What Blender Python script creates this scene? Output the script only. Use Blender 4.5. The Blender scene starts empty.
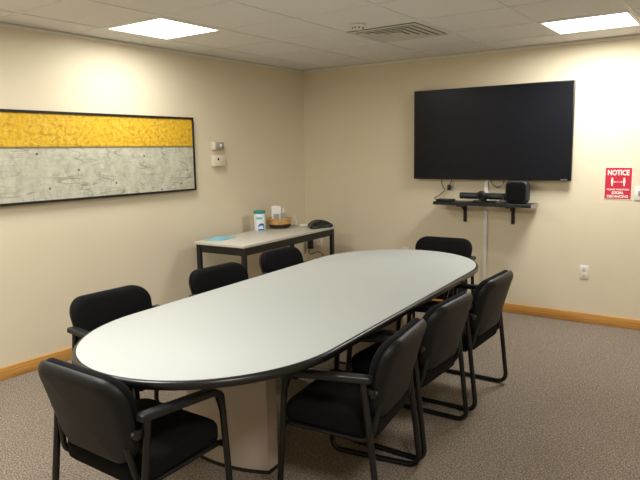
import bpy, bmesh, math, random
from mathutils import Vector, Matrix
random.seed(7)
PI = math.pi
scene = bpy.context.scene
C = scene.collection

# ------------------------------------------------------------------ camera
YAW, PITCH, ROLL = 0.612, -0.144, -0.016
fw = Vector((-math.sin(YAW)*math.cos(PITCH), math.cos(YAW)*math.cos(PITCH), math.sin(PITCH)))
r0 = Vector((math.cos(YAW), math.sin(YAW), 0)); u0 = r0.cross(fw)
cr, sr = math.cos(ROLL), math.sin(ROLL)
rt = cr*r0 + sr*u0; up = -sr*r0 + cr*u0
cam_d = bpy.data.cameras.new('camera'); cam = bpy.data.objects.new('camera', cam_d); C.objects.link(cam)
cam.matrix_world = Matrix(((rt.x, up.x, -fw.x, 4.219), (rt.y, up.y, -fw.y, -5.723), (rt.z, up.z, -fw.z, 1.556), (0, 0, 0, 1)))
cam_d.sensor_fit = 'HORIZONTAL'; cam_d.sensor_width = 36.0
cam_d.lens = 618.47/640*36.0
cam_d.clip_start = 0.05
scene.camera = cam

# ------------------------------------------------------------------ world, exposure, lamp power
w = bpy.data.worlds.new('world'); scene.world = w; w.use_nodes = True
w.node_tree.nodes['Background'].inputs[0].default_value = (0.5, 0.5, 0.5, 1)
w.node_tree.nodes['Background'].inputs[1].default_value = 0.05
vs = scene.view_settings
vs.view_transform = 'Standard'; vs.look = 'None'; vs.gamma = 1.0; vs.use_curve_mapping = False
vs.exposure = 2.03
PANEL_POWER = 16.0      # watts of each ceiling lamp
PANEL_GLOW = 1.2
PANEL_COLOR = (0.975, 0.985, 0.955)

# ------------------------------------------------------------------ material helpers
def lin(c):
    return tuple((x/255/12.92) if x/255 <= 0.04045 else ((x/255+0.055)/1.055)**2.4 for x in c) + (1.0,)

def mat(name, rgb, rough=0.5, metal=0.0, var=0.0, vscale=30.0, bump=0.0, bscale=200.0, spec=0.5, coat=0.0):
    m = bpy.data.materials.new(name); m.use_nodes = True
    nt = m.node_tree; b = nt.nodes['Principled BSDF']
    b.inputs['Base Color'].default_value = lin(rgb)
    b.inputs['Roughness'].default_value = rough
    b.inputs['Metallic'].default_value = metal
    b.inputs['Specular IOR Level'].default_value = spec
    if coat: b.inputs['Coat Weight'].default_value = coat
    tc = nt.nodes.new('ShaderNodeTexCoord')
    if var:
        n = nt.nodes.new('ShaderNodeTexNoise'); n.inputs['Scale'].default_value = vscale; n.inputs['Detail'].default_value = 4
        nt.links.new(tc.outputs['Object'], n.inputs['Vector'])
        r = nt.nodes.new('ShaderNodeValToRGB'); c = lin(rgb)
        r.color_ramp.elements[0].position = 0.3; r.color_ramp.elements[1].position = 0.7
        r.color_ramp.elements[0].color = tuple(x*(1-var) for x in c[:3])+(1,)
        r.color_ramp.elements[1].color = tuple(min(1, x*(1+var)) for x in c[:3])+(1,)
        nt.links.new(n.outputs['Fac'], r.inputs['Fac']); nt.links.new(r.outputs['Color'], b.inputs['Base Color'])
    if bump:
        n2 = nt.nodes.new('ShaderNodeTexNoise'); n2.inputs['Scale'].default_value = bscale; n2.inputs['Detail'].default_value = 3
        nt.links.new(tc.outputs['Object'], n2.inputs['Vector'])
        bp = nt.nodes.new('ShaderNodeBump'); bp.inputs['Strength'].default_value = bump; bp.inputs['Distance'].default_value = 0.002
        nt.links.new(n2.outputs['Fac'], bp.inputs['Height']); nt.links.new(bp.outputs['Normal'], b.inputs['Normal'])
    return m

M = {}
M['wall'] = mat('wall_paint', (227, 214, 187), 0.75, var=0.015, vscale=3, bump=0.15, bscale=300, spec=0.3)
M['tile'] = mat('ceiling_tile', (232, 231, 229), 0.95, var=0.03, vscale=140, bump=0.5, bscale=260, spec=0.1)
M['grid'] = mat('ceiling_grid_metal', (230, 228, 225), 0.6, spec=0.3)
M['diff_frame'] = mat('lamp_frame_white', (235, 233, 228), 0.5)
M['black_fabric'] = mat('black_fabric', (13, 13, 14), 0.95, var=0.3, vscale=400, bump=0.4, bscale=900, spec=0.2)
M['shell'] = mat('black_shell_plastic', (15, 15, 16), 0.48, bump=0.12, bscale=700, spec=0.32)
M['arm'] = mat('armrest_plastic', (24, 25, 27), 0.42, bump=0.1, bscale=600)
M['tube'] = mat('black_tube', (12, 12, 13), 0.38, var=0.05, vscale=60)
M['bolt'] = mat('steel_bolt', (120, 120, 120), 0.35, metal=0.8)
M['top'] = mat('laminate_grey_white', (184, 186, 182), 0.55, var=0.012, vscale=180, spec=0.45)
M['edge'] = mat('black_edge_band', (17, 17, 18), 0.32, var=0.05, vscale=60)
M['pedestal'] = mat('pedestal_laminate', (184, 171, 158), 0.5, var=0.04, vscale=8)
M['plinth'] = mat('dark_plinth', (30, 26, 24), 0.6, var=0.1)
M['side_top'] = mat('side_laminate', (206, 201, 188), 0.4, var=0.02, vscale=120)
M['tv_body'] = mat('tv_black_plastic', (10, 10, 11), 0.4)
M['screen'] = mat('tv_screen', (22, 23, 29), 0.24, spec=0.16, var=0.05, vscale=2)
M['shelf'] = mat('black_shelf_laminate', (16, 16, 17), 0.45, var=0.1, vscale=20)
M['shelf_end'] = mat('shelf_end_grey', (150, 146, 138), 0.5, var=0.05)
M['white_pl'] = mat('white_plastic', (232, 228, 218), 0.4, var=0.01)
M['cream_pl'] = mat('cream_plastic', (226, 216, 192), 0.45, var=0.01)
M['grey_pl'] = mat('grey_plastic', (150, 146, 136), 0.35, var=0.02)
M['slot'] = mat('dark_slot', (25, 23, 22), 0.7, var=0.05)
M['dark_pl'] = mat('dark_grey_plastic', (44, 45, 48), 0.5, bump=0.15, bscale=500)
M['cable'] = mat('black_cable', (18, 18, 18), 0.5, var=0.05)
M['silver'] = mat('silver_mark', (190, 190, 190), 0.3, metal=0.6)
M['red'] = mat('sign_red', (205, 38, 62), 0.45, var=0.02, vscale=10)
M['sign_white'] = mat('sign_white', (240, 236, 228), 0.5, var=0.01)
M['vent'] = mat('vent_metal', (206, 203, 197), 0.45, metal=0.0, var=0.02)
M['vent_dark'] = mat('vent_throat', (96, 93, 88), 0.8, var=0.05)
M['teal'] = mat('teal_lid', (18, 138, 128), 0.4, var=0.02)
M['blue'] = mat('blue_swirl', (22, 92, 178), 0.4, var=0.02)
M['can'] = mat('canister_white', (226, 232, 234), 0.35, var=0.01)
M['paper'] = mat('white_card', (236, 232, 224), 0.6, var=0.01)
M['paper_grey'] = mat('grey_print', (168, 160, 156), 0.6, var=0.05)
M['bluesheet'] = mat('pale_blue_sheet', (128, 194, 214), 0.4, var=0.03, vscale=20)
M['wicker'] = mat('wicker_tan', (206, 164, 104), 0.7, var=0.25, vscale=60)
M['wicker_dk'] = mat('wicker_dark', (58, 38, 26), 0.7, var=0.3, vscale=60)
M['black_gl'] = mat('black_phone_plastic', (24, 24, 26), 0.4, var=0.05)
M['pframe'] = mat('picture_frame_black', (14, 12, 11), 0.45, var=0.1, vscale=20)

def emis(name, col, s):
    m = bpy.data.materials.new(name); m.use_nodes = True; nt = m.node_tree
    b = nt.nodes['Principled BSDF']
    b.inputs['Base Color'].default_value = (0.8, 0.8, 0.8, 1)
    b.inputs['Emission Color'].default_value = col+(1,); b.inputs['Emission Strength'].default_value = s
    n = nt.nodes.new('ShaderNodeTexNoise'); n.inputs['Scale'].default_value = 5
    return m
M['panel'] = emis('led_panel', PANEL_COLOR, PANEL_GLOW)

def oak():
    m = bpy.data.materials.new('oak_baseboard'); m.use_nodes = True; nt = m.node_tree; b = nt.nodes['Principled BSDF']
    tc = nt.nodes.new('ShaderNodeTexCoord'); mp = nt.nodes.new('ShaderNodeMapping'); mp.inputs['Scale'].default_value = (1.2, 1.2, 40)
    n = nt.nodes.new('ShaderNodeTexNoise'); n.inputs['Scale'].default_value = 3; n.inputs['Detail'].default_value = 6
    r = nt.nodes.new('ShaderNodeValToRGB')
    r.color_ramp.elements[0].position = .3; r.color_ramp.elements[1].position = .75
    r.color_ramp.elements[0].color = lin((186, 128, 58)); r.color_ramp.elements[1].color = lin((222, 168, 92))
    L = nt.links.new
    L(tc.outputs['Object'], mp.inputs[0]); L(mp.outputs[0], n.inputs['Vector']); L(n.outputs['Fac'], r.inputs[0]); L(r.outputs[0], b.inputs['Base Color'])
    b.inputs['Roughness'].default_value = 0.4
    return m
M['oak'] = oak()

def carpet():
    m = bpy.data.materials.new('carpet_taupe'); m.use_nodes = True; nt = m.node_tree; b = nt.nodes['Principled BSDF']
    tc = nt.nodes.new('ShaderNodeTexCoord'); L = nt.links.new
    n1 = nt.nodes.new('ShaderNodeTexNoise'); n1.inputs['Scale'].default_value = 120; n1.inputs['Detail'].default_value = 3
    n2 = nt.nodes.new('ShaderNodeTexVoronoi'); n2.inputs['Scale'].default_value = 190
    L(tc.outputs['Object'], n1.inputs['Vector']); L(tc.outputs['Object'], n2.inputs['Vector'])
    r = nt.nodes.new('ShaderNodeValToRGB')
    e = r.color_ramp.elements
    e[0].position = .36; e[1].position = .66
    e[0].color = lin((106, 95, 84)); e[1].color = lin((168, 154, 138))
    x = r.color_ramp.elements.new(.5); x.color = lin((137, 124, 110))
    mx = nt.nodes.new('ShaderNodeMix'); mx.data_type = 'RGBA'; mx.blend_type = 'OVERLAY'; mx.inputs[0].default_value = 0.22
    sp = nt.nodes.new('ShaderNodeSeparateColor')
    L(n1.outputs['Fac'], r.inputs[0]); L(r.outputs[0], mx.inputs[6]); L(n2.outputs['Color'], sp.inputs[0])
    L(sp.outputs[0], mx.inputs[7]); L(mx.outputs[2], b.inputs['Base Color'])
    b.inputs['Roughness'].default_value = 1.0; b.inputs['Specular IOR Level'].default_value = 0.1
    bp = nt.nodes.new('ShaderNodeBump'); bp.inputs['Strength'].default_value = .8; bp.inputs['Distance'].default_value = .006
    L(n1.outputs['Fac'], bp.inputs['Height']); L(bp.outputs['Normal'], b.inputs['Normal'])
    return m
M['carpet'] = carpet()

def painting(split):
    """abstract canvas: yellow band above, crackled grey-white field below, thin scratches"""
    m = bpy.data.materials.new('painted_canvas'); m.use_nodes = True; nt = m.node_tree; b = nt.nodes['Principled BSDF']; L = nt.links.new
    N = nt.nodes.new
    tc = N('ShaderNodeTexCoord'); P = tc.outputs['Object']
    def noise(s, d=4, dist=0.0, vec=P):
        n = N('ShaderNodeTexNoise'); n.inputs['Scale'].default_value = s; n.inputs['Detail'].default_value = d; n.inputs['Distortion'].default_value = dist
        L(vec, n.inputs['Vector']); return n
    def ramp(src, stops):
        r = N('ShaderNodeValToRGB'); e = r.color_ramp.elements
        while len(e) < len(stops): e.new(.5)
        for k, (p, c) in enumerate(stops): e[k].position = p; e[k].color = c
        L(src, r.inputs[0]); return r.outputs[0]
    def mixc(f, a, bb, mode='MIX'):
        x = N('ShaderNodeMix'); x.data_type = 'RGBA'; x.blend_type = mode
        if isinstance(f, float): x.inputs[0].default_value = f
        else: L(f, x.inputs[0])
        for i, v in ((6, a), (7, bb)):
            if isinstance(v, tuple): x.inputs[i].default_value = v
            else: L(v, x.inputs[i])
        return x.outputs[2]
    blk, wht = (0, 0, 0, 1), (1, 1, 1, 1)
    yel = ramp(noise(34, 9, .3).outputs['Fac'], [(.25, lin((178, 134, 18))), (.48, lin((220, 172, 24))), (.75, lin((232, 196, 66)))])
    gry = ramp(noise(18, 9, .3).outputs['Fac'], [(.25, lin((168, 166, 146))), (.5, lin((195, 192, 172))), (.75, lin((210, 206, 186)))])
    # scratches: thin edges of warped cell patterns at two scales
    def cracks(scale, width, warp):
        wn = noise(2.5, 3)
        add = N('ShaderNodeVectorMath'); add.operation = 'MULTIPLY_ADD'
        L(wn.outputs['Color'], add.inputs[0]); add.inputs[1].default_value = (warp, warp, warp); L(P, add.inputs[2])
        v = N('ShaderNodeTexVoronoi'); v.feature = 'DISTANCE_TO_EDGE'; v.inputs['Scale'].default_value = scale
        L(add.outputs[0], v.inputs['Vector'])
        return ramp(v.outputs['Distance'], [(0, wht), (width, blk)])
    # long hand drawn scratches: thin level lines of smooth stretched noise, in several directions
    def scratch(off, rot, sc_, w_):
        mp = N('ShaderNodeMapping'); mp.inputs['Location'].default_value = off; mp.inputs['Rotation'].default_value = (rot, 0, 0); mp.inputs['Scale'].default_value = sc_
        L(P, mp.inputs[0]); n = noise(1.0, 1.0, 0.0, mp.outputs[0])
        m1 = N('ShaderNodeMath'); m1.operation = 'MULTIPLY_ADD'; L(n.outputs['Fac'], m1.inputs[0]); m1.inputs[1].default_value = 9.0; m1.inputs[2].default_value = 0.0
        fr = N('ShaderNodeMath'); fr.operation = 'FRACT'; L(m1.outputs[0], fr.inputs[0])
        return ramp(fr.outputs[0], [(0, wht), (w_, blk)])
    def mx_(a, bb):
        x = N('ShaderNodeMath'); x.operation = 'MAXIMUM'; L(a, x.inputs[0]); L(bb, x.inputs[1]); return x.outputs[0]
    c1 = mx_(mx_(scratch((3, 1, 2), .5, (1, .6, 5.5), .05), scratch((7, 5, 1), -.6, (1, .7, 6.0), .05)), mx_(scratch((1, 9, 4), 1.25, (1, .5, 5.0), .05), scratch((4, 2, 8), -1.1, (1, .6, 4.5), .05)))
    c2 = cracks(16.0, .03, .3)
    brk = ramp(noise(7, 2).outputs['Fac'], [(.38, blk), (.52, wht)])
    def mul(a, bb):
        x = N('ShaderNodeMath'); x.operation = 'MULTIPLY'; L(a, x.inputs[0])
        if isinstance(bb, float): x.inputs[1].default_value = bb
        else: L(bb, x.inputs[1])
        return x.outputs[0]
    k1 = mul(mul(c1, brk), .62); k2 = mul(mul(c2, brk), .45)
    gry = mixc(k1, gry, lin((84, 82, 70))); gry = mixc(k2, gry, lin((92, 90, 80)))
    yel = mixc(mul(k1, .8), yel, lin((112, 84, 20))); yel = mixc(mul(k2, .8), yel, lin((246, 224, 150)))
    # few dark specks
    sy = N('ShaderNodeSeparateXYZ'); L(P, sy.inputs[0]); cb = N('ShaderNodeCombineXYZ'); L(sy.outputs[1], cb.inputs[0]); L(sy.outputs[2], cb.inputs[1])
    v = N('ShaderNodeTexVoronoi'); v.voronoi_dimensions = '2D'; v.inputs['Scale'].default_value = 3.4; L(cb.outputs[0], v.inputs['Vector'])
    sp = ramp(v.outputs['Distance'], [(.022, wht), (.036, blk)])
    gry = mixc(mul(sp, .85), gry, lin((40, 36, 30)))
    sx = N('ShaderNodeSeparateXYZ'); L(P, sx.inputs[0])
    mr = N('ShaderNodeMapRange'); L(sx.outputs[2], mr.inputs[0])
    mr.inputs[1].default_value = split-.004; mr.inputs[2].default_value = split+.004
    col = mixc(mr.outputs[0], gry, yel)
    ab = N('ShaderNodeMath'); ab.operation = 'SUBTRACT'; L(sx.outputs[2], ab.inputs[0]); ab.inputs[1].default_value = split
    a2 = N('ShaderNodeMath'); a2.operation = 'ABSOLUTE'; L(ab.outputs[0], a2.inputs[0])
    line = ramp(a2.outputs[0], [(.004, wht), (.011, blk)])
    col = mixc(mul(line, .75), col, lin((72, 62, 40)))
    L(col, b.inputs['Base Color']); b.inputs['Roughness'].default_value = .6
    return m

# ------------------------------------------------------------------ mesh helpers
def obj(name, bm, m, parent=None, smooth=True, angle=40):
    me = bpy.data.meshes.new(name)
    bmesh.ops.recalc_face_normals(bm, faces=bm.faces[:])
    if smooth:
        for f in bm.faces: f.smooth = True
        for e in bm.edges:
            if len(e.link_faces) == 2 and e.calc_face_angle(0) > math.radians(angle): e.smooth = False
    bm.to_mesh(me); bm.free()
    for x in (m if isinstance(m, list) else [m]): me.materials.append(x)
    o = bpy.data.objects.new(name, me); C.objects.link(o)
    if parent: o.parent = parent
    return o

def tag(o, label, cat, group=None):
    o['label'] = label; o['category'] = cat
    if group: o['group'] = group
    return o
def thing(name, label, cat, loc=(0, 0, 0), rz=0.0, group=None):
    o = bpy.data.objects.new(name, None); C.objects.link(o); o.empty_display_size = .1
    o.location = loc; o.rotation_euler = (0, 0, rz)
    return tag(o, label, cat, group)
def struct(name, bm, m, parent=None, **k):
    o = obj(name, bm, m, parent, **k)
    if parent is None: o['kind'] = 'structure'
    return o

def B(): return bmesh.new()
def box(bm, lo, hi, bev=0.0, seg=2, mi=0):
    t = bmesh.new()
    g = bmesh.ops.create_cube(t, size=1.0)
    for v in t.verts:
        v.co = Vector([lo[i] + (v.co[i]+.5)*(hi[i]-lo[i]) for i in range(3)])
    if bev: bmesh.ops.bevel(t, geom=t.edges[:], offset=bev, segments=seg, profile=.5, affect='EDGES')
    merge(bm, t, mi)
def merge(bm, t, mi=0):
    mp = {v: bm.verts.new(v.co) for v in t.verts}
    for f in t.faces:
        nf = bm.faces.new([mp[v] for v in f.verts]); nf.material_index = mi
    t.free()
def fillet(pts, r, n=6):
    pts = [Vector(p) for p in pts]; out = [pts[0]]
    for i in range(1, len(pts)-1):
        a, b, c = pts[i-1], pts[i], pts[i+1]
        d1 = (a-b).normalized(); d2 = (c-b).normalized()
        ang = d1.angle(d2)
        if abs(ang-PI) < 1e-3: out.append(b); continue
        t = min(r/math.tan(ang/2), (a-b).length*.49, (c-b).length*.49); rr = t*math.tan(ang/2)
        ctr = b + (d1+d2).normalized()*(rr/math.sin(ang/2))
        p1, p2 = b+d1*t-ctr, b+d2*t-ctr
        tot = p1.angle(p2); ax = p1.cross(p2).normalized()
        for k in range(n+1):
            out.append(ctr + Matrix.Rotation(tot*k/n, 3, ax) @ p1)
    out.append(pts[-1]); return out
def sweep(bm, pts, prof, side=None, cap=True, sc=None):
    """sweep closed profile [(a,b)] along pts; side = fixed sideways direction for axis a"""
    pts = [Vector(p) for p in pts]; n = len(pts); rings = []
    t0 = (pts[1]-pts[0]).normalized()
    s = Vector(side) if side else (t0.cross(Vector((0, 0, 1))) if abs(t0.z) < .9 else t0.cross(Vector((1, 0, 0))))
    s.normalize()
    for i, p in enumerate(pts):
        t = (pts[min(i+1, n-1)]-pts[max(i-1, 0)]).normalized()
        s = (s - t*s.dot(t)).normalized(); q = t.cross(s)
        k_ = sc[i] if sc else 1.0; rings.append([bm.verts.new(p + s*a*k_ + q*b*k_) for a, b in prof])
    m = len(prof)
    for i in range(n-1):
        for k in range(m):
            bm.faces.new((rings[i][k], rings[i][(k+1) % m], rings[i+1][(k+1) % m], rings[i+1][k]))
    if cap:
        bm.faces.new(rings[0][::-1]); bm.faces.new(rings[-1])
def circ(r, n=12, ry=None): return [(r*math.cos(2*PI*k/n), (ry or r)*math.sin(2*PI*k/n)) for k in range(n)]
def tube(bm, pts, r, n=12, side=None): sweep(bm, pts, circ(r, n), side)
def rrect(hx, hy, r, n=6):
    out = []
    for cx, cy, a0 in ((hx-r, hy-r, 0), (-hx+r, hy-r, PI/2), (-hx+r, -hy+r, PI), (hx-r, -hy+r, 3*PI/2)):
        for k in range(n+1):
            a = a0 + PI/2*k/n; out.append((cx+r*math.cos(a), cy+r*math.sin(a)))
    return out
def slab(bm, outline, prof, fmap, rings=5, capfn=None, mi=None):
    """outline: closed 2-D loop; prof: list of (inset, w) from back to front; fmap(u,v,w)->Vector. Caps are concentric rings."""
    n = len(outline)
    def inset(d):
        res = []
        for i in range(n):
            a, b, c = Vector(outline[i-1]), Vector(outline[i]), Vector(outline[(i+1) % n])
            t = (c-a).normalized(); nrm = Vector((t.y, -t.x)); res.append(b - nrm*d)
        return res
    loops = []
    b0, w0 = prof[0]; b1, w1 = prof[-1]
    i0, i1 = inset(b0), inset(b1)
    cf = capfn or (lambda s, front: 0.0)
    for k in range(1, rings+1): loops.append([(p.x*k/(rings+1), p.y*k/(rings+1), w0 - cf(k/(rings+1), False)) for p in i0])
    for d, wv in prof: loops.append([(p.x, p.y, wv) for p in inset(d)])
    for k in range(rings, 0, -1): loops.append([(p.x*k/(rings+1), p.y*k/(rings+1), w1 + cf(k/(rings+1), True)) for p in i1])
    V = [[bm.verts.new(fmap(*q)) for q in l] for l in loops]
    for i in range(len(V)-1):
        for k in range(n):
            bm.faces.new((V[i][k], V[i][(k+1) % n], V[i+1][(k+1) % n], V[i+1][k]))
    c0 = bm.verts.new(fmap(0, 0, w0 - cf(0, False))); c1 = bm.verts.new(fmap(0, 0, w1 + cf(0, True)))
    for k in range(n):
        bm.faces.new((V[0][(k+1) % n], V[0][k], c0)); bm.faces.new((V[-1][k], V[-1][(k+1) % n], c1))
def lathe(bm, prof, n=32, ctr=(0, 0, 0), wob=None):
    rings = []
    for i, (r, z) in enumerate(prof):
        rings.append([bm.verts.new((ctr[0]+(r+(wob(i, k) if wob else 0))*math.cos(2*PI*k/n), ctr[1]+(r+(wob(i, k) if wob else 0))*math.sin(2*PI*k/n), ctr[2]+z)) for k in range(n)])
    for i in range(len(rings)-1):
        for k in range(n):
            bm.faces.new((rings[i][k], rings[i][(k+1) % n], rings[i+1][(k+1) % n], rings[i+1][k]))
    bm.faces.new(rings[0][::-1]); bm.faces.new(rings[-1])
def rprof(a, b, r, n=3): return rrect(a, b, r, n)
def text_bm(s, size, bold=0.0):
    cu = bpy.data.curves.new('letters', 'FONT'); cu.body = s; cu.size = size; cu.align_x = 'CENTER'; cu.align_y = 'CENTER'; cu.offset = bold; cu.extrude = 0.0004
    o = bpy.data.objects.new('letters', cu); C.objects.link(o)
    bpy.context.view_layer.update()
    me = bpy.data.meshes.new_from_object(o.evaluated_get(bpy.context.evaluated_depsgraph_get()))
    bm = bmesh.new(); bm.from_mesh(me)
    bpy.data.objects.remove(o); bpy.data.curves.remove(cu); bpy.data.meshes.remove(me)
    return bm
def copy_tree(o, parent=None):
    c = o.copy(); C.objects.link(c)
    if parent: c.parent = parent
    for ch in list(o.children): copy_tree(ch, c)
    return c

# ------------------------------------------------------------------ room shell
X1, Y0, H = 5.7, -7.2, 2.44
bm = B(); box(bm, (-.1, Y0-.1, -.1), (X1+.1, .1, 0)); struct('floor', bm, M['carpet'])
bm = B(); box(bm, (-.1, Y0-.1, H+.0045), (X1+.1, .1, H+.11)); struct('ceiling', bm, M['tile'])
bm = B(); box(bm, (-.1, Y0-.1, 0), (0, .1, H+.01)); struct('wall_left', bm, M['wall'])
bm = B(); box(bm, (0, 0, 0), (X1, .1, H+.01)); struct('wall_back', bm, M['wall'])
bm = B(); box(bm, (X1, Y0-.1, 0), (X1+.1, .1, H+.01)); struct('wall_right', bm, M['wall'])
bm = B(); box(bm, (0, Y0-.1, 0), (X1, Y0, H+.01)); struct('wall_near', bm, M['wall'])
BH = .088
def baseb(name, lo, hi):
    bm = B(); box(bm, lo, hi, .004); struct(name, bm, M['oak'])
baseb('baseboard_left', (0, Y0, 0), (.016, -.016, BH))
baseb('baseboard_back', (0, -.016, 0), (X1, 0, BH))
baseb('baseboard_right', (X1-.016, Y0, 0), (X1, -.016, BH))
baseb('baseboard_near', (.016, Y0, 0), (X1-.016, Y0+.016, BH))
# suspended ceiling grid
MX, MY, GX, GY = .6288, .6093, .331, -.420
bm = B()
xs = [GX+k*MX for k in range(0, 9) if GX+k*MX < X1-.03]; ys = [GY-k*MY for k in range(0, 12) if GY-k*MY > Y0+.03]
for x in xs: box(bm, (x-.012, Y0, H), (x+.012, 0, H+.006))
for i, y in enumerate(ys):
    e = [0]+xs+[X1]
    for a, b in zip(e[:-1], e[1:]): box(bm, (a+(.012 if a > 0 else 0), y-.012, H), (b-(.012 if b < X1 else 0), y+.012, H+.0058))
struct('trim_1', bm, M['grid'])
bm = B()
box(bm, (0, Y0, H-.024), (.008, 0, H-.007)); box(bm, (.008, -.008, H-.024), (X1-.008, 0, H-.007))
box(bm, (X1-.008, Y0, H-.024), (X1, 0, H-.007)); box(bm, (.008, Y0, H-.024), (X1-.008, Y0+.008, H-.007))
struct('trim_2', bm, M['grid'])

# ------------------------------------------------------------------ ceiling lamps, diffuser vent, detector
def ceiling_light(cx, cy, label, k=1.0):
    t = thing('ceiling_light', label, 'light', (cx, cy, H), 0, 'square ceiling lights')
    hx, hy, f = MX/2-.012, MY/2-.012, .022
    bm = B()
    for lo, hi in (((-hx, -hy), (hx, -hy+f)), ((-hx, hy-f), (hx, hy)), ((-hx, -hy+f), (-hx+f, hy-f)), ((hx-f, -hy+f), (hx, hy-f))):
        box(bm, (lo[0], lo[1], -.004), (hi[0], hi[1], .0095), .0015, 1)
    obj('frame', bm, M['diff_frame'], t)
    bm = B(); box(bm, (-hx+f, -hy+f, -.001), (hx-f, hy-f, .006)); obj('diffuser', bm, M['panel'], t)
    ld = bpy.data.lights.new('lamp', 'AREA'); ld.shape = 'RECTANGLE'; ld.size = 2*(hx-f); ld.size_y = 2*(hy-f)
    ld.energy = PANEL_POWER*k; ld.color = PANEL_COLOR; ld.spread = math.radians(175)
    lo_ = bpy.data.objects.new('lamp', ld); C.objects.link(lo_); lo_.parent = t; lo_.location = (0, 0, -.006)
ceiling_light(.645, -2.553, 'lit square ceiling light above the yellow and grey painting', .235)
ceiling_light(1.903, -4.990, 'added unseen fill panel behind and above the near end of the table', .60)  # out-of-frame panel, added to even out light around the near table end
ceiling_light(.645, -4.381, 'added unseen fill panel along the left wall, nearer the viewer than the painting', .30)  # extra panel outside the view, added to spread light along the left wall
ceiling_light(4.421, -4.990, 'added unseen fill panel above the viewer', .6)  # unseen panel added overhead as general fill for flatter lighting
ceiling_light(3.163, -.725, 'lit square ceiling light above the wall screen, near the back wall', .56)

t = thing('air_vent', 'square metal ceiling air diffuser with nested louvres', 'vent', (GX+2.5*MX-.02, GY-1.5*MY+.03, H))
bm = B(); hv = .29
box(bm, (-hv, -hv, .004), (hv, hv, .0095)); obj('backing', bm, M['vent_dark'], t)
def ringframe(bm, o, i, z0, z1):
    # sloped square ring from outer half-size o at height z0 to inner half-size i at height z1
    V = []
    for h, z in ((o, z0), (i, z1), (i, z1+.003), (o, z0+.003)):
        V.append([bm.verts.new((sx*h, sy*h, z)) for sx, sy in ((-1, -1), (1, -1), (1, 1), (-1, 1))])
    for a in range(4):
        for k in range(4):
            bm.faces.new((V[a][k], V[a][(k+1) % 4], V[(a+1) % 4][(k+1) % 4], V[(a+1) % 4][k]))
bm = B(); ringframe(bm, .29, .245, -.004, -.004); obj('frame', bm, M['vent'], t, smooth=False)
for o_, i_ in ((.230, .190), (.174, .134), (.118, .078)):
    bm = B(); ringframe(bm, o_, i_, -.007, -.003); obj('louvre', bm, M['vent'], t, smooth=False)
bm = B(); box(bm, (-.062, -.062, -.007), (.062, .062, -.003), .001, 1); obj('center_plate', bm, M['vent'], t)

t = thing('smoke_detector', 'small round white smoke detector on the ceiling beside the air vent', 'smoke detector', (1.82, -1.79, H))
bm = B(); lathe(bm, [(.056, 0), (.056, -.010), (.050, -.015), (.040, -.017), (.038, -.028), (.030, -.034), (.012, -.036)], 28); obj('housing', bm, M['white_pl'], t)
bm = B()
for k in range(8):
    a = 2*PI*k/8; c, s = math.cos(a)*.037, math.sin(a)*.037
    box(bm, (c-.005, s-.005, -.028), (c+.005, s+.005, -.020))
obj('sensor_slot', bm, M['slot'], t)

# ------------------------------------------------------------------ painting on the left wall
PZ0, PZ1, PY1, PY0 = 1.212, 1.866, -1.722, -3.80
t = thing('painting', 'long black framed abstract painting, yellow band over crackled grey', 'painting', (0.0, (PY0+PY1)/2, (PZ0+PZ1)/2))
hy, hz = (PY1-PY0)/2, (PZ1-PZ0)/2
bm = B(); fw_ = .018
for lo, hi in (((-hy, -hz), (hy, -hz+fw_)), ((-hy, hz-fw_), (hy, hz)), ((-hy, -hz+fw_), (-hy+fw_, hz-fw_)), ((hy-fw_, -hz+fw_), (hy, hz-fw_))):
    box(bm, (.004, lo[0], lo[1]), (.042, hi[0], hi[1]), .002, 1)
obj('frame', bm, M['pframe'], t)
bm = B(); box(bm, (.006, -hy+fw_, -hz+fw_), (.032, hy-fw_, hz-fw_)); obj('canvas', bm, painting(1.607-(PZ0+PZ1)/2), t)

# ------------------------------------------------------------------ wall controls
t = thing('thermostat', 'grey thermostat box on the left wall, upper of the two', 'thermostat', (0, -1.405, 1.612)); t.scale = (1, .82, 1)
bm = B(); box(bm, (0, -.085, -.038), (.010, .085, .038), .003); obj('base_plate', bm, M['cream_pl'], t)
bm = B(); box(bm, (.010, -.040, -.034), (.040, .078, .034), .004); obj('cover', bm, M['grey_pl'], t)
bm = B(); box(bm, (.010, -.082, -.036), (.034, -.042, .036), .004); obj('end_cap', bm, M['cream_pl'], t)
bm = B(); slab(bm, circ(.016, 20), [(0, 0), (0, .006), (.002, .008)], lambda u, v, w_: Vector((.040+w_, .022+u, .004+v)), 1); obj('dial', bm, M['white_pl'], t)
t = thing('wall_sensor', 'cream control box with a black dot, just below the thermostat', 'control box', (0, -1.408, 1.472)); t.scale = (1, .84, .95)
bm = B(); box(bm, (0, -.088, -.054), (.045, .088, .054), .006); obj('housing', bm, M['cream_pl'], t)
bm = B(); slab(bm, circ(.012, 18), [(0, 0), (0, .003), (.002, .004)], lambda u, v, w_: Vector((.045+w_, -.028+u, .018+v)), 1); obj('lens', bm, M['slot'], t)

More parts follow.
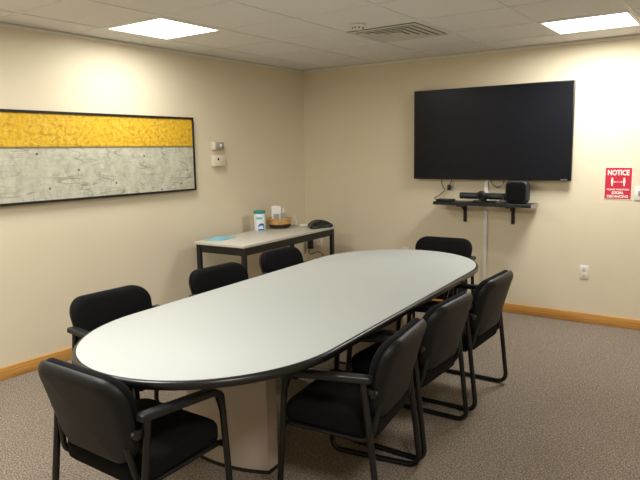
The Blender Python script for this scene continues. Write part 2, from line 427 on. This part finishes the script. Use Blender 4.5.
# ------------------------------------------------------------------ television
TX0, TX1, TZ0, TZ1 = 1.414, 2.918, 1.258, 2.115
t = thing('television', 'large black flat screen television on the back wall', 'television', ((TX0+TX1)/2, 0, (TZ0+TZ1)/2))
hx, hz = (TX1-TX0)/2, (TZ1-TZ0)/2
bm = B(); box(bm, (-hx, -.070, -hz), (hx, -.045, hz), .003); box(bm, (-hx+.18, -.045, -hz+.12), (hx-.18, -.022, hz-.18), .006)
obj('housing', bm, M['tv_body'], t)
bm = B(); box(bm, (-.22, -.022, -.2), (.22, -.0005, .2), .003); obj('wall_mount', bm, M['tube'], t)
bm = B(); box(bm, (-hx+.008, -.0708, -hz+.018), (hx-.008, -.0695, hz-.008)); obj('screen', bm, M['screen'], t)
bm = B()
for k in range(5): box(bm, (hx-.085+k*.011, -.0712, -hz+.006), (hx-.077+k*.011, -.0698, -hz+.0125))
obj('brand_mark', bm, M['silver'], t)

# cable raceway
bm = B(); box(bm, (2.126, -.022, BH), (2.163, -.0005, 1.262), .003); tag(obj('cable_raceway', bm, M['white_pl']), 'white vertical cable channel running down the wall below the screen', 'cable channel')

# shelf under the television
SX0, SX1, SZ = 1.70, 2.635, 1.052
t = thing('wall_shelf', 'narrow black wall shelf on two brackets under the screen', 'shelf', (0, 0, SZ))
bm = B(); box(bm, (SX0, -.235, -.030), (SX1-.004, -.023, 0), .002, 1); obj('shelf_board', bm, M['shelf'], t)
bm = B(); box(bm, (SX1-.004, -.235, -.030), (SX1, -.023, 0), .001, 1); e_ = obj('end_edge', bm, M['shelf_end'], t); e_['label'] = 'pale grey bare end'
for x in (1.938, 2.405):
    bm = B()
    box(bm, (x-.014, -.020, -.205), (x+.014, -.0005, -.030), .002, 1)
    box(bm, (x-.014, -.200, -.044), (x+.014, -.0195, -.0302), .002, 1)
    sweep(bm, fillet([(x, -.018, -.10), (x, -.055, -.075), (x, -.09, -.042)], .04), rprof(.008, .008, .003, 2), (1, 0, 0))
    obj('bracket', bm, M['shelf'], t)
# things on the shelf
t = thing('video_bar', 'dark grey pill shaped video bar in the middle of the shelf', 'video bar', (2.15, -.10, SZ))
bm = B(); pr = rrect(.030, .030, .028, 5)
sweep(bm, [(-.225, 0, .056), (-.221, 0, .056), (-.21, 0, .056), (.21, 0, .056), (.221, 0, .056), (.225, 0, .056)], [(a*.999, b) for a, b in pr], (0, 1, 0)); obj('bar_body', bm, M['dark_pl'], t)
bm = B(); box(bm, (-.09, -.035, 0), (.12, .035, .014), .004); box(bm, (-.02, -.018, .012), (.03, .018, .030)); obj('stand', bm, M['tube'], t)
t = thing('webcam', 'round black camera standing in front of the video bar', 'camera', (2.16, -.175, SZ))
bm = B(); box(bm, (-.05, -.03, 0), (.05, .02, .012), .004); box(bm, (-.012, -.008, .01), (.012, .008, .03)); obj('foot', bm, M['tube'], t)
bm = B(); slab(bm, circ(.043, 28), [(.006, -.02), (0, -.014), (0, .014), (.006, .02)], lambda u, v, w_: Vector((u, -.005-w_, .066+v)), 2); obj('head', bm, M['black_gl'], t)
bm = B(); slab(bm, circ(.022, 24), [(0, 0), (0, .006), (.003, .008)], lambda u, v, w_: Vector((u, -.025-w_, .066+v)), 2); obj('lens', bm, M['screen'], t)
t = thing('loudspeaker', 'black rounded square speaker box at the right end of the shelf', 'speaker', (2.478, -.125, SZ))
bm = B(); slab(bm, rrect(.100, .103, .045, 7), [(.012, -.05), (.003, -.043), (0, -.035), (0, .035), (.003, .043), (.012, .05)], lambda u, v, w_: Vector((u, -w_, .104+v)), 2); obj('cabinet', bm, M['dark_pl'], t)
bm = B(); slab(bm, rrect(.086, .089, .04, 7), [(0, 0), (0, .002), (.002, .003)], lambda u, v, w_: Vector((u, -.05-w_, .104+v)), 2); obj('grille', bm, M['black_fabric'], t)
t = thing('media_box', 'small flat black box at the left end of the shelf', 'media box', (1.80, -.15, SZ))
bm = B(); box(bm, (-.085, -.05, 0), (.075, .05, .022), .004); obj('case', bm, M['black_gl'], t)
bm = B(); box(bm, (-.06, -.0515, .006), (-.02, -.0495, .014)); obj('port', bm, M['slot'], t)
# cables
def curve_pts(P, n=10):
    P = [Vector(p) for p in P]; out = []
    for i in range(len(P)-1):
        a, b, c, d = P[max(i-1, 0)], P[i], P[i+1], P[min(i+2, len(P)-1)]
        for k in range(n):
            s = k/n; out.append(.5*((2*b)+(-a+c)*s+(2*a-5*b+4*c-d)*s*s+(-a+3*b-3*c+d)*s**3))
    out.append(P[-1]); return out
t = thing('power_adapter', 'small black adapter dangling on thin wires above the shelf\'s left end', 'adapter', (0, 0, 0))
bm = B(); tube(bm, curve_pts([(1.69, -.03, 1.30), (1.70, -.028, 1.21), (1.735, -.05, 1.15), (1.70, -.10, 1.10), (1.665, -.12, 1.075), (1.69, -.10, 1.056)]), .0035, 8); obj('wire', bm, M['cable'], t)
bm = B(); tube(bm, curve_pts([(1.81, -.03, 1.30), (1.80, -.03, 1.24), (1.785, -.034, 1.205)]), .0035, 8); obj('wire', bm, M['cable'], t)
bm = B(); box(bm, (1.764, -.05, 1.150), (1.796, -.024, 1.205), .006); obj('plug', bm, M['cable'], t)
bm = B(); tube(bm, curve_pts([(2.20, -.03, 1.30), (2.20, -.035, 1.235), (2.25, -.04, 1.19), (2.31, -.04, 1.215), (2.33, -.035, 1.30)]), .004, 8); tag(obj('cable_loop', bm, M['cable']), 'black cable hanging in a loop below the screen above the speaker', 'cable')
bm = B(); tube(bm, curve_pts([(2.30, -.225, 1.0565), (2.31, -.215, 1.0565), (2.35, -.18, 1.08), (2.362, -.15, 1.11), (2.366, -.12, 1.10)]), .004, 8); tag(obj('speaker_cable', bm, M['cable']), 'short black cable on the shelf between camera and speaker', 'cable')

# ------------------------------------------------------------------ outlets, switch, sign
def outlet(x, z, label, wall='back', group=None):
    t = thing('wall_outlet', label, 'outlet', (x, 0, z), 0, group)
    bm = B(); box(bm, (-.037, -.007, -.060), (.037, -.0003, .060), .0025); obj('cover_plate', bm, M['white_pl'], t)
    for dz in (-.026, .026):
        bm = B(); slab(bm, rrect(.017, .019, .012, 4), [(0, 0), (0, .0025), (.001, .003)], lambda u, v, w_: Vector((u, -.007-w_, dz+v)), 1)
        r_ = obj('receptacle', bm, M['cream_pl'], t)
        bm = B()
        for sx in (-.007, .005): box(bm, (sx, -.0108, dz-.001), (sx+.002, -.0095, dz+.009))
        box(bm, (-.003, -.0108, dz-.011), (.003, -.0095, dz-.006)); obj('slot', bm, M['slot'], r_)
    return t
outlet(3.046, .455, 'white wall outlet low on the back wall right of the chairs')
outlet(.20, .505, 'white wall outlet beneath the side table near the room corner')
outlet(1.29, .485, 'white wall outlet just showing above the far end of the big table')

t = thing('light_switch', 'white light switch plate right of the red notice', 'light switch', (3.447, 0, 1.162))
bm = B(); box(bm, (-.037, -.007, -.060), (.037, -.0003, .060), .0025); obj('cover_plate', bm, M['white_pl'], t)
bm = B(); box(bm, (-.008, -.012, -.018), (.008, -.0068, .018), .002); obj('toggle', bm, M['grey_pl'], t)

t = thing('notice_sign', 'red notice sign about social distancing on the back wall', 'sign', (3.282, 0, 1.241))
bm = B(); box(bm, (-.108, -.003, -.137), (.108, -.0003, .137)); obj('backing', bm, M['sign_white'], t)
bm = B(); box(bm, (-.102, -.0040, -.131), (.102, -.0028, .131)); obj('red_panel', bm, M['red'], t)
def letters(s, size, z, wmax, hscale=1.0, bold=.001):
    bm = text_bm(s, size, bold)
    xs_ = [v.co.x for v in bm.verts]; wd = max(xs_)-min(xs_); mid = (max(xs_)+min(xs_))/2; k = wmax/wd
    ys_ = [v.co.y for v in bm.verts]; my = (max(ys_)+min(ys_))/2
    for v in bm.verts:
        x, y, zz = v.co; v.co = ((x-mid)*k, -.0044-(zz*.8), z+(y-my)*hscale)
    obj('lettering', bm, M['sign_white'], t, smooth=False)
letters('NOTICE', .058, .090, .168, 1.0, .0022)
letters('PLEASE MAINTAIN', .019, -.052, .170, 1.0, .0006)
letters('SOCIAL', .034, -.079, .092, .85, .0016)
letters('DISTANCING', .034, -.110, .164, .85, .0012)
for sx in (-.046, .046):
    bm = B()
    sil = [(sx+.0075*math.sin(2*PI*k/12)*(1 if 0 < k < 12 else 0), .040-.0075*math.cos(2*PI*k/12)) for k in range(2, 11)]
    sil = [(sx+.0045, .0325)]+sil+[(sx-.0045, .0325), (sx-.009, .030), (sx-.009, .002), (sx-.006, .001), (sx-.006, -.022), (sx+.006, -.022), (sx+.006, .001), (sx+.009, .002), (sx+.009, .030)]
    f_ = [bm.verts.new((x, -.0042, z)) for x, z in sil]; g_ = [bm.verts.new((x, -.0050, z)) for x, z in sil]
    bm.faces.new(f_); bm.faces.new(g_[::-1])
    for k in range(len(sil)): bm.faces.new((f_[k], f_[(k+1) % len(sil)], g_[(k+1) % len(sil)], g_[k]))
    obj('figure', bm, M['sign_white'], t, smooth=False)
bm = B(); box(bm, (-.026, -.0050, .009), (.026, -.0042, .013))
for s in (-1, 1):
    v = [bm.verts.new((s*a, y, z)) for y in (-.0050, -.0042) for a, z in ((.034, .011), (.022, .019), (.022, .003))]
    bm.faces.new(v[:3]); bm.faces.new(v[3:]); 
    for k in range(3): bm.faces.new((v[k], v[(k+1) % 3], v[3+(k+1) % 3], v[3+k]))
obj('arrow', bm, M['sign_white'], t, smooth=False)

# ------------------------------------------------------------------ conference table
TA = .067
t = thing('conference_table', 'long oval conference table with pale top and black edge', 'table', (2.178, -2.775, 0), TA)
def stadium(w_, s_, e_, n=40):
    pts = []
    for k in range(n+1):
        a = PI*k/n; pts.append((w_*math.cos(a), s_+e_*math.sin(a)))
    for k in range(n+1):
        a = PI+PI*k/n; pts.append((w_*math.cos(a), -s_+e_*math.sin(a)))
    return pts
bm = B(); slab(bm, stadium(.590, .930, .664), [(0, .712), (0, .7395), (.001, .740)], lambda u, v, w_: Vector((u, v, w_)), 2); obj('tabletop', bm, M['top'], t)
bm = B()
# edge band: bullnose profile swept round the top
for (d0, z0), (d1, z1) in []: pass
prof = [(0, .7385), (.004, .7392), (.010, .737), (.015, .731), (.017, .722), (.015, .712), (.010, .705), (.0, .702), (-.02, .702), (-.02, .711), (0, .7115)]
base = stadium(.5905, .930, .6645)
n = len(base); loops = []
for d, z in prof:
    l = []
    for i in range(n):
        a, b_, c = Vector(base[i-1]), Vector(base[i]), Vector(base[(i+1) % n]); tt = (c-a).normalized()
        q = b_ + Vector((tt.y, -tt.x))*d; l.append(bm.verts.new((q.x, q.y, z)))
    loops.append(l)
for j in range(len(loops)):
    A_, B_ = loops[j], loops[(j+1) % len(loops)]
    for k in range(n): bm.faces.new((A_[k], A_[(k+1) % n], B_[(k+1) % n], B_[k]))
obj('edge_band', bm, M['edge'], t)
bm = B(); box(bm, (-.05, -.74, .60), (.05, .74, .7115), .003); obj('beam', bm, M['plinth'], t)
def pedestal(sgn):
    # bowed end panel with a D-shaped plan; sgn -1 near end, +1 far end
    R_, hw, dp = .64, .257, .08
    a0 = math.asin(hw/R_); pl = []
    for k in range(17):
        a = -a0+2*a0*k/16; pl.append((-.106+R_*math.sin(a), sgn*(.225+R_*math.cos(a))))
    yb = sgn*(.225+R_*math.cos(a0)-dp)
    pl += [(-.106+hw, yb), (-.106-hw, yb)]
    if sgn > 0: pl = pl[::-1]
    def ext(o_, z0, z1, m_, name, par):
        bm = B(); a_ = [bm.verts.new((x, y, z0)) for x, y in o_]; b_ = [bm.verts.new((x, y, z1)) for x, y in o_]
        bm.faces.new(a_[::-1]); bm.faces.new(b_)
        for k in range(len(o_)): bm.faces.new((a_[k], a_[(k+1) % len(o_)], b_[(k+1) % len(o_)], b_[k]))
        return obj(name, bm, m_, par, angle=30)
    pd = ext(pl, .018, .7115, M['pedestal'], 'pedestal', t)
    cx_, cy_ = -.106, sum(y for x, y in pl)/len(pl)
    ext([(cx_+(x-cx_)*1.012, cy_+(y-cy_)*1.02) for x, y in pl], 0.0, .020, M['plinth'], 'plinth', pd)
pedestal(-1); pedestal(1)

# ------------------------------------------------------------------ chairs
def make_chair(label):
    t = thing('armchair', label, 'chair', (0, 0, 0), 0, 'black armchairs around the conference table')
    SXX, r = .275, .0140
    # seat cushion
    bm = B()
    def smap(u, v, w_):
        z = .420 + w_ + .018*(v/.22) - (.030*max(0, (v-.10)/.12)**2) - .012*math.cos(min(1, abs(u)/.24)*PI/2)*0
        return Vector((u, .012+v, z))
    slab(bm, rrect(.240, .222, .07, 7), [(.034, -.052), (.014, -.047), (.003, -.034), (0, -.015), (0, .012), (.003, .028), (.013, .040), (.034, .048)], smap, 6, lambda s, f: (.010*(1-s*s) if f else 0)); obj('seat', bm, M['black_fabric'], t)
    # backrest: rear shell and front cushion
    b0 = Vector((0, -.200, .432)); tp = Vector((0, -.295, .790)); ax = (tp-b0).normalized(); nr = Vector((0, ax.z, -ax.y)); hl = (tp-b0).length/2; mid = (tp+b0)/2
    def bmap(u, v, w_):
        vv = v/hl
        return mid + Vector((u*(1+.045*vv-.05*max(0, -vv)), 0, 0)) + ax*v + nr*(w_ + .45*u*u - .012*vv*vv)
    bm = B(); slab(bm, rrect(.250, hl, .105, 9), [(.034, -.026), (.020, -.022), (.008, -.012), (0, .002), (0, .010), (.006, .014)], bmap, 7); shell = obj('back_shell', bm, M['shell'], t)
    bm = B(); slab(bm, rrect(.246, hl-.004, .103, 9), [(.006, .0142), (.001, .020), (0, .030), (.004, .042), (.014, .050), (.032, .055)], bmap, 7, lambda s, f: (.006*(1-s*s) if f else 0)); obj('backrest', bm, M['black_fabric'], t)
    zr = .0140
    for s in (-1, 1):
        x = s*SXX
        path = fillet([(x, .150, .612), (x, .185, .600), (x, .228, zr), (x, -.250, zr), (x, -.178, .626)], .055, 7)
        # split the bent tube where runner turns into legs
        lowi = [i for i, p in enumerate(path) if p.z < .064]
        i0, i1 = lowi[0], lowi[-1]
        sd = (1, 0, 0)
        bm = B(); tube(bm, path[:i0+1], r, 12, sd); obj('leg', bm, M['tube'], t)
        bm = B(); tube(bm, path[i1:], r, 12, sd); obj('leg', bm, M['tube'], t)
        bm = B(); tube(bm, path[i0:i1+1], r, 12, sd); obj('runner', bm, M['tube'], t)
        ap = fillet([(x, -.208, .644), (x, .162, .622), (x, .1925, .520)], .055, 8)
        bm = B(); sweep(bm, [ap[0]-Vector((0, .006, 0))]+ap, rprof(.0245, .0150, .009, 4), sd, sc=[.75]+[1-.42*max(0, (i-3)/(len(ap)-4)) if i > 3 else 1 for i in range(len(ap))]); obj('armrest', bm, M['arm'], t)
        # seat rail bending up into the back support
        bm = B(); tube(bm, fillet([(s*.232, .215, .372), (s*.232, -.195, .356), (s*.205, -.222, .520)], .07, 8), .0115, 10, sd); obj('seat_rail', bm, M['tube'], t)
        # bracket between arm tube and back shell, with its bolt
        bm = B(); box(bm, (min(s*.226, s*.268), -.222, .560), (max(s*.226, s*.268), -.180, .598), .005); bk = obj('back_bracket', bm, M['tube'], t)
        bm = B(); lathe(bm, [(.008, 0), (.008, .004), (.005, .006)], 12)
        for v in bm.verts: v.co = Vector((s*.245+v.co.x, -.222-v.co.z, .580+v.co.y))
        obj('bolt', bm, M['bolt'], bk)
    for y, z in ((.198, .374), (-.10, .360)):
        bm = B(); hw_ = SXX if y > 0 else .232; tube(bm, [(-hw_, y, z), (hw_, y, z)], .0105, 10); obj('crossbar', bm, M['tube'], t)
    return t
def face(th): return th - PI/2          # heading th -> z rotation for a chair that looks along +y
CH = [
    (2.253, -4.205, 1.560, 'black armchair at the near end of the table, back turned to the viewer'),
    (1.542, -3.625, -.02, 'black armchair on the painting side, closest to the viewer'),
    (1.540, -2.768, -.03, 'black armchair on the painting side, middle of three'),
    (1.462, -1.975, .05, 'black armchair on the painting side, farthest of three, nearest the back wall'),
    (2.070, -1.030, -1.525, 'black armchair at the far end of the table, facing the viewer below the screen'),
    (2.715, -2.085, PI, 'black armchair on the right side, farthest of three, showing its whole rear leg'),
    (2.720, -2.785, PI, 'black armchair on the right side, middle of three'),
    (2.768, -3.435, 3.295, 'black armchair on the right side, nearest of three, with its seat in view'),
]
proto = make_chair(CH[0][3])
for i, (x, y, th, lab) in enumerate(CH):
    o = proto if i == 0 else copy_tree(proto)
    o.location = (x, y, 0); o.rotation_euler = (0, 0, face(th)); o['label'] = lab

# ------------------------------------------------------------------ side table
SR = .05; STZ = .765
st = thing('side_table', 'low black framed side table with pale top along the left wall', 'table', (.399, -1.115, 0), SR)
hx, hy = .286, .758
bm = B(); box(bm, (-hx, -hy, STZ-.024), (hx, hy, STZ), .003); obj('tabletop', bm, M['side_top'], st)
bm = B()
for s in (-1, 1):
    box(bm, (s*(hx-.030)-.010, -hy+.02, STZ-.094), (s*(hx-.030)+.010, hy-.02, STZ-.0242)); box(bm, (-hx+.02, s*(hy-.030)-.010, STZ-.094), (hx-.02, s*(hy-.030)+.010, STZ-.0242))
obj('apron', bm, M['tube'], st)
for sx in (-1, 1):
    for sy in (-1, 1):
        bm = B(); box(bm, (sx*(hx-.030)-.019, sy*(hy-.030)-.019, 0), (sx*(hx-.030)+.019, sy*(hy-.030)+.019, STZ-.0242), .002, 1); obj('leg', bm, M['tube'], st)

# things on the side table
bm = B(); box(bm, (-.090, -.14, 0), (.090, .14, .006), .001, 1); o = tag(obj('blue_folder', bm, M['bluesheet']), 'pale blue folder lying at the near end of the side table', 'folder'); o.location = (.225, -1.63, STZ); o.rotation_euler = (0, 0, .28)
t = thing('wipes_canister', 'white wipes canister with teal lid and blue swirl on the side table', 'canister', (.170, -1.005, STZ), .70)
bm = B(); lathe(bm, [(.054, 0), (.057, .003), (.057, .177), (.054, .181)], 32); obj('body', bm, M['can'], t)
bm = B(); lathe(bm, [(.0585, .174), (.0590, .176), (.0590, .198), (.056, .203), (.030, .206)], 32); obj('lid', bm, M['teal'], t)
def onbody(bm, poly, rad=.0576):
    # polygon in (angle-arc, z) wrapped on the body
    v0 = [bm.verts.new((rad*math.sin(a/rad), -rad*math.cos(a/rad), z)) for a, z in poly]; v1 = [bm.verts.new(((rad-.0015)*math.sin(a/rad), -(rad-.0015)*math.cos(a/rad), z)) for a, z in poly]
    k = len(poly)
    for i in range(k): bm.faces.new((v0[i], v0[(i+1) % k], v1[(i+1) % k], v1[i]))
    bm.faces.new(v0); bm.faces.new(v1[::-1])
bm = B()
def swirl_pts(r0_, r1_, a0_, a1_, cx_, cz_, n=16):
    out = [(cx_+r0_*math.cos(a0_+(a1_-a0_)*k/n), cz_+r0_*math.sin(a0_+(a1_-a0_)*k/n)) for k in range(n+1)]
    inn = [(cx_+r1_*math.cos(a0_+(a1_-a0_)*k/n), cz_+r1_*math.sin(a0_+(a1_-a0_)*k/n)) for k in range(n, -1, -1)]
    return out, inn
for k in range(16):
    a0_, a1_ = -.6+3.9*k/16, -.6+3.9*(k+1)/16
    ro = lambda a: .034; ri = lambda a: .034*(1-.25-.45*math.sin(min(PI, max(0, (a+.6)/3.9*PI))))
    q = [(.018+ro(a)*math.cos(a), .045+ro(a)*math.sin(a)) for a in (a0_, a1_)] + [(.018+ri(a)*math.cos(a), .045+ri(a)*math.sin(a)) for a in (a1_, a0_)]
    onbody(bm, q)
for k in range(12):
    a, b_ = -.018+.070*k/12, -.018+.070*(k+1)/12
    onbody(bm, [(a, .006), (b_, .006), (b_, .022), (a, .022)])
obj('swirl_print', bm, M['blue'], t)
bm = B()
for k in range(12):
    a, b_ = -.04+.07*k/12, -.04+.07*(k+1)/12
    onbody(bm, [(a, .118), (b_, .118), (b_, .142), (a, .142)])
obj('label_band', bm, M['bluesheet'], t)

t = thing('wicker_basket', 'small tan wicker basket holding cards on the side table', 'basket', (.205, -.735, STZ))
bm = B(); wob = lambda i, k: .0025*(1 if (i+k//2) % 2 else -1)
lathe(bm, [(.085, 0), (.095, .004), (.105, .026), (.111, .046), (.103, .046), (.096, .026), (.085, .008)], 48, wob=wob); obj('base', bm, M['wicker_dk'], t)
bm = B()
for j in range(4):
    R0 = .111+.0015*j; z0 = .052+.0150*j
    for ph in (0, PI):
        pts = [((R0+.004*math.sin(13*a+ph+j*1.5))*math.cos(a), (R0+.004*math.sin(13*a+ph+j*1.5))*math.sin(a), z0+.003*math.cos(13*a+ph+j)) for a in [2*PI*k/96 for k in range(97)]]
        tube(bm, pts, .0080, 6)
obj('woven_rim', bm, M['wicker'], t)
def card(name, label, loc, rz, tilt, w_, h_, th=.004, mm='paper', group=None, pr=True):
    t = thing(name, label, 'card', loc, rz, group); t.rotation_euler = (tilt, 0, rz)
    bm = B(); box(bm, (-w_/2, -th/2, 0), (w_/2, th/2, h_), .0008, 1); obj('sheet', bm, M[mm], t)
    if pr:
        bm = B(); box(bm, (-w_*.30, -th/2-.0008, h_*.36), (w_*.30, -th/2+.0005, h_*.62)); obj('print', bm, M['paper_grey'], t)
    return t
card('display_card', 'white upright card with grey print in the wicker basket', (.190, -.765, STZ+.012), .55, -.10, .10, .215)
card('display_card', 'narrow white card leaning behind the others in the wicker basket', (.150, -.73, STZ+.012), .35, -.10, .055, .215, pr=False)
t = thing('sanitizer_bottle', 'slim white bottle standing in the wicker basket', 'bottle', (.210, -.675, STZ+.009))
bm = B(); lathe(bm, [(.020, 0), (.022, .003), (.022, .12), (.012, .135), (.010, .14)], 20); obj('body', bm, M['can'], t)
bm = B(); lathe(bm, [(.012, .138), (.012, .188), (.009, .192)], 16); obj('cap', bm, M['white_pl'], t)
bm = B(); box(bm, (-.029, -.014, 0), (.029, .014, .145), .004); o = tag(obj('grey_carton', bm, M['grey_pl']), 'small grey carton sitting in the wicker basket at its right', 'carton'); o.location = (.247, -.718, STZ+.009); o.rotation_euler = (0, 0, .6)

bm = B(); box(bm, (-.045, -.035, 0), (.045, .035, .05), .005); box(bm, (-.03, -.038, .012), (.03, -.034, .038)); o = tag(obj('black_box', bm, M['black_gl']), 'small black box between basket and folded white card', 'box'); o.location = (.155, -.555, STZ); o.rotation_euler = (0, 0, .6)
# folded tent card lying open
t = thing('folded_card', 'folded white card standing beside the conference phone', 'card', (.235, -.515, STZ), .6)
bm = B()
sweep(bm, [(-.035, 0, .0015), (.0, 0, .115)], rprof(.05, .0015, .001, 1), (0, 1, 0)); sweep(bm, [(.0035, 0, .115), (.03, 0, .0015)], rprof(.05, .0015, .001, 1), (0, 1, 0)); obj('tent_sheet', bm, M['paper'], t)
bm = B(); box(bm, (-.055, -.04, 0), (.055, .04, .014), .002, 1); o = tag(obj('paper_pad', bm, M['paper']), 'white paper pad lying behind the conference phone', 'pad'); o.location = (.325, -.445, STZ); o.rotation_euler = (0, 0, .5)
# conference phone: three lobed low body
t = thing('conference_phone', 'black conference phone at the far right end of the side table', 'phone', (.545, -.515, STZ), .75)
bm = B()
def tri(n=48):
    out = []
    for k in range(n):
        a = 2*PI*k/n; rr = .118+.032*math.cos(3*a)+.006*math.cos(6*a); out.append((rr*math.cos(a), rr*math.sin(a)))
    return out
slab(bm, tri(), [(.006, 0), (0, .006), (0, .018), (.008, .030)], lambda u, v, w_: Vector((u, v, w_)), 8, lambda s, f: (.050*(1-s**2.2) if f else 0)); obj('body', bm, M['black_gl'], t)
bm = B(); slab(bm, rrect(.026, .018, .004, 3), [(0, 0), (0, .004), (.001, .005)], lambda u, v, w_: Vector((u, v-.05, .0615+w_-.25*(u*u)+.35*v)), 2); obj('display', bm, M['screen'], t)
# cables under the side table
t = thing('plug_adapter', 'black plug on a white cord under the side table', 'adapter', (.085, 0, .49))
bm = B(); box(bm, (-.025, -.05, -.055), (.025, -.001, .05), .005); obj('body', bm, M['black_gl'], t)
bm = B(); tube(bm, curve_pts([(-.05, -.03, .13), (-.052, -.03, 0), (-.03, -.05, -.10), (.06, -.06, -.155), (.14, -.06, -.16)]), .004, 8); obj('cord', bm, M['white_pl'], t)
bm = B(); tube(bm, curve_pts([(.085, -.055, .425), (.11, -.07, .38), (.22, -.08, .42), (.30, -.08, .38), (.26, -.09, .29), (.16, -.09, .30), (.10, -.08, .25), (.12, -.06, .08), (.2, -.06, .02)]), .0045, 8); tag(obj('power_cable', bm, M['cable']), 'black cable looping down from the plug under the side table', 'cable')
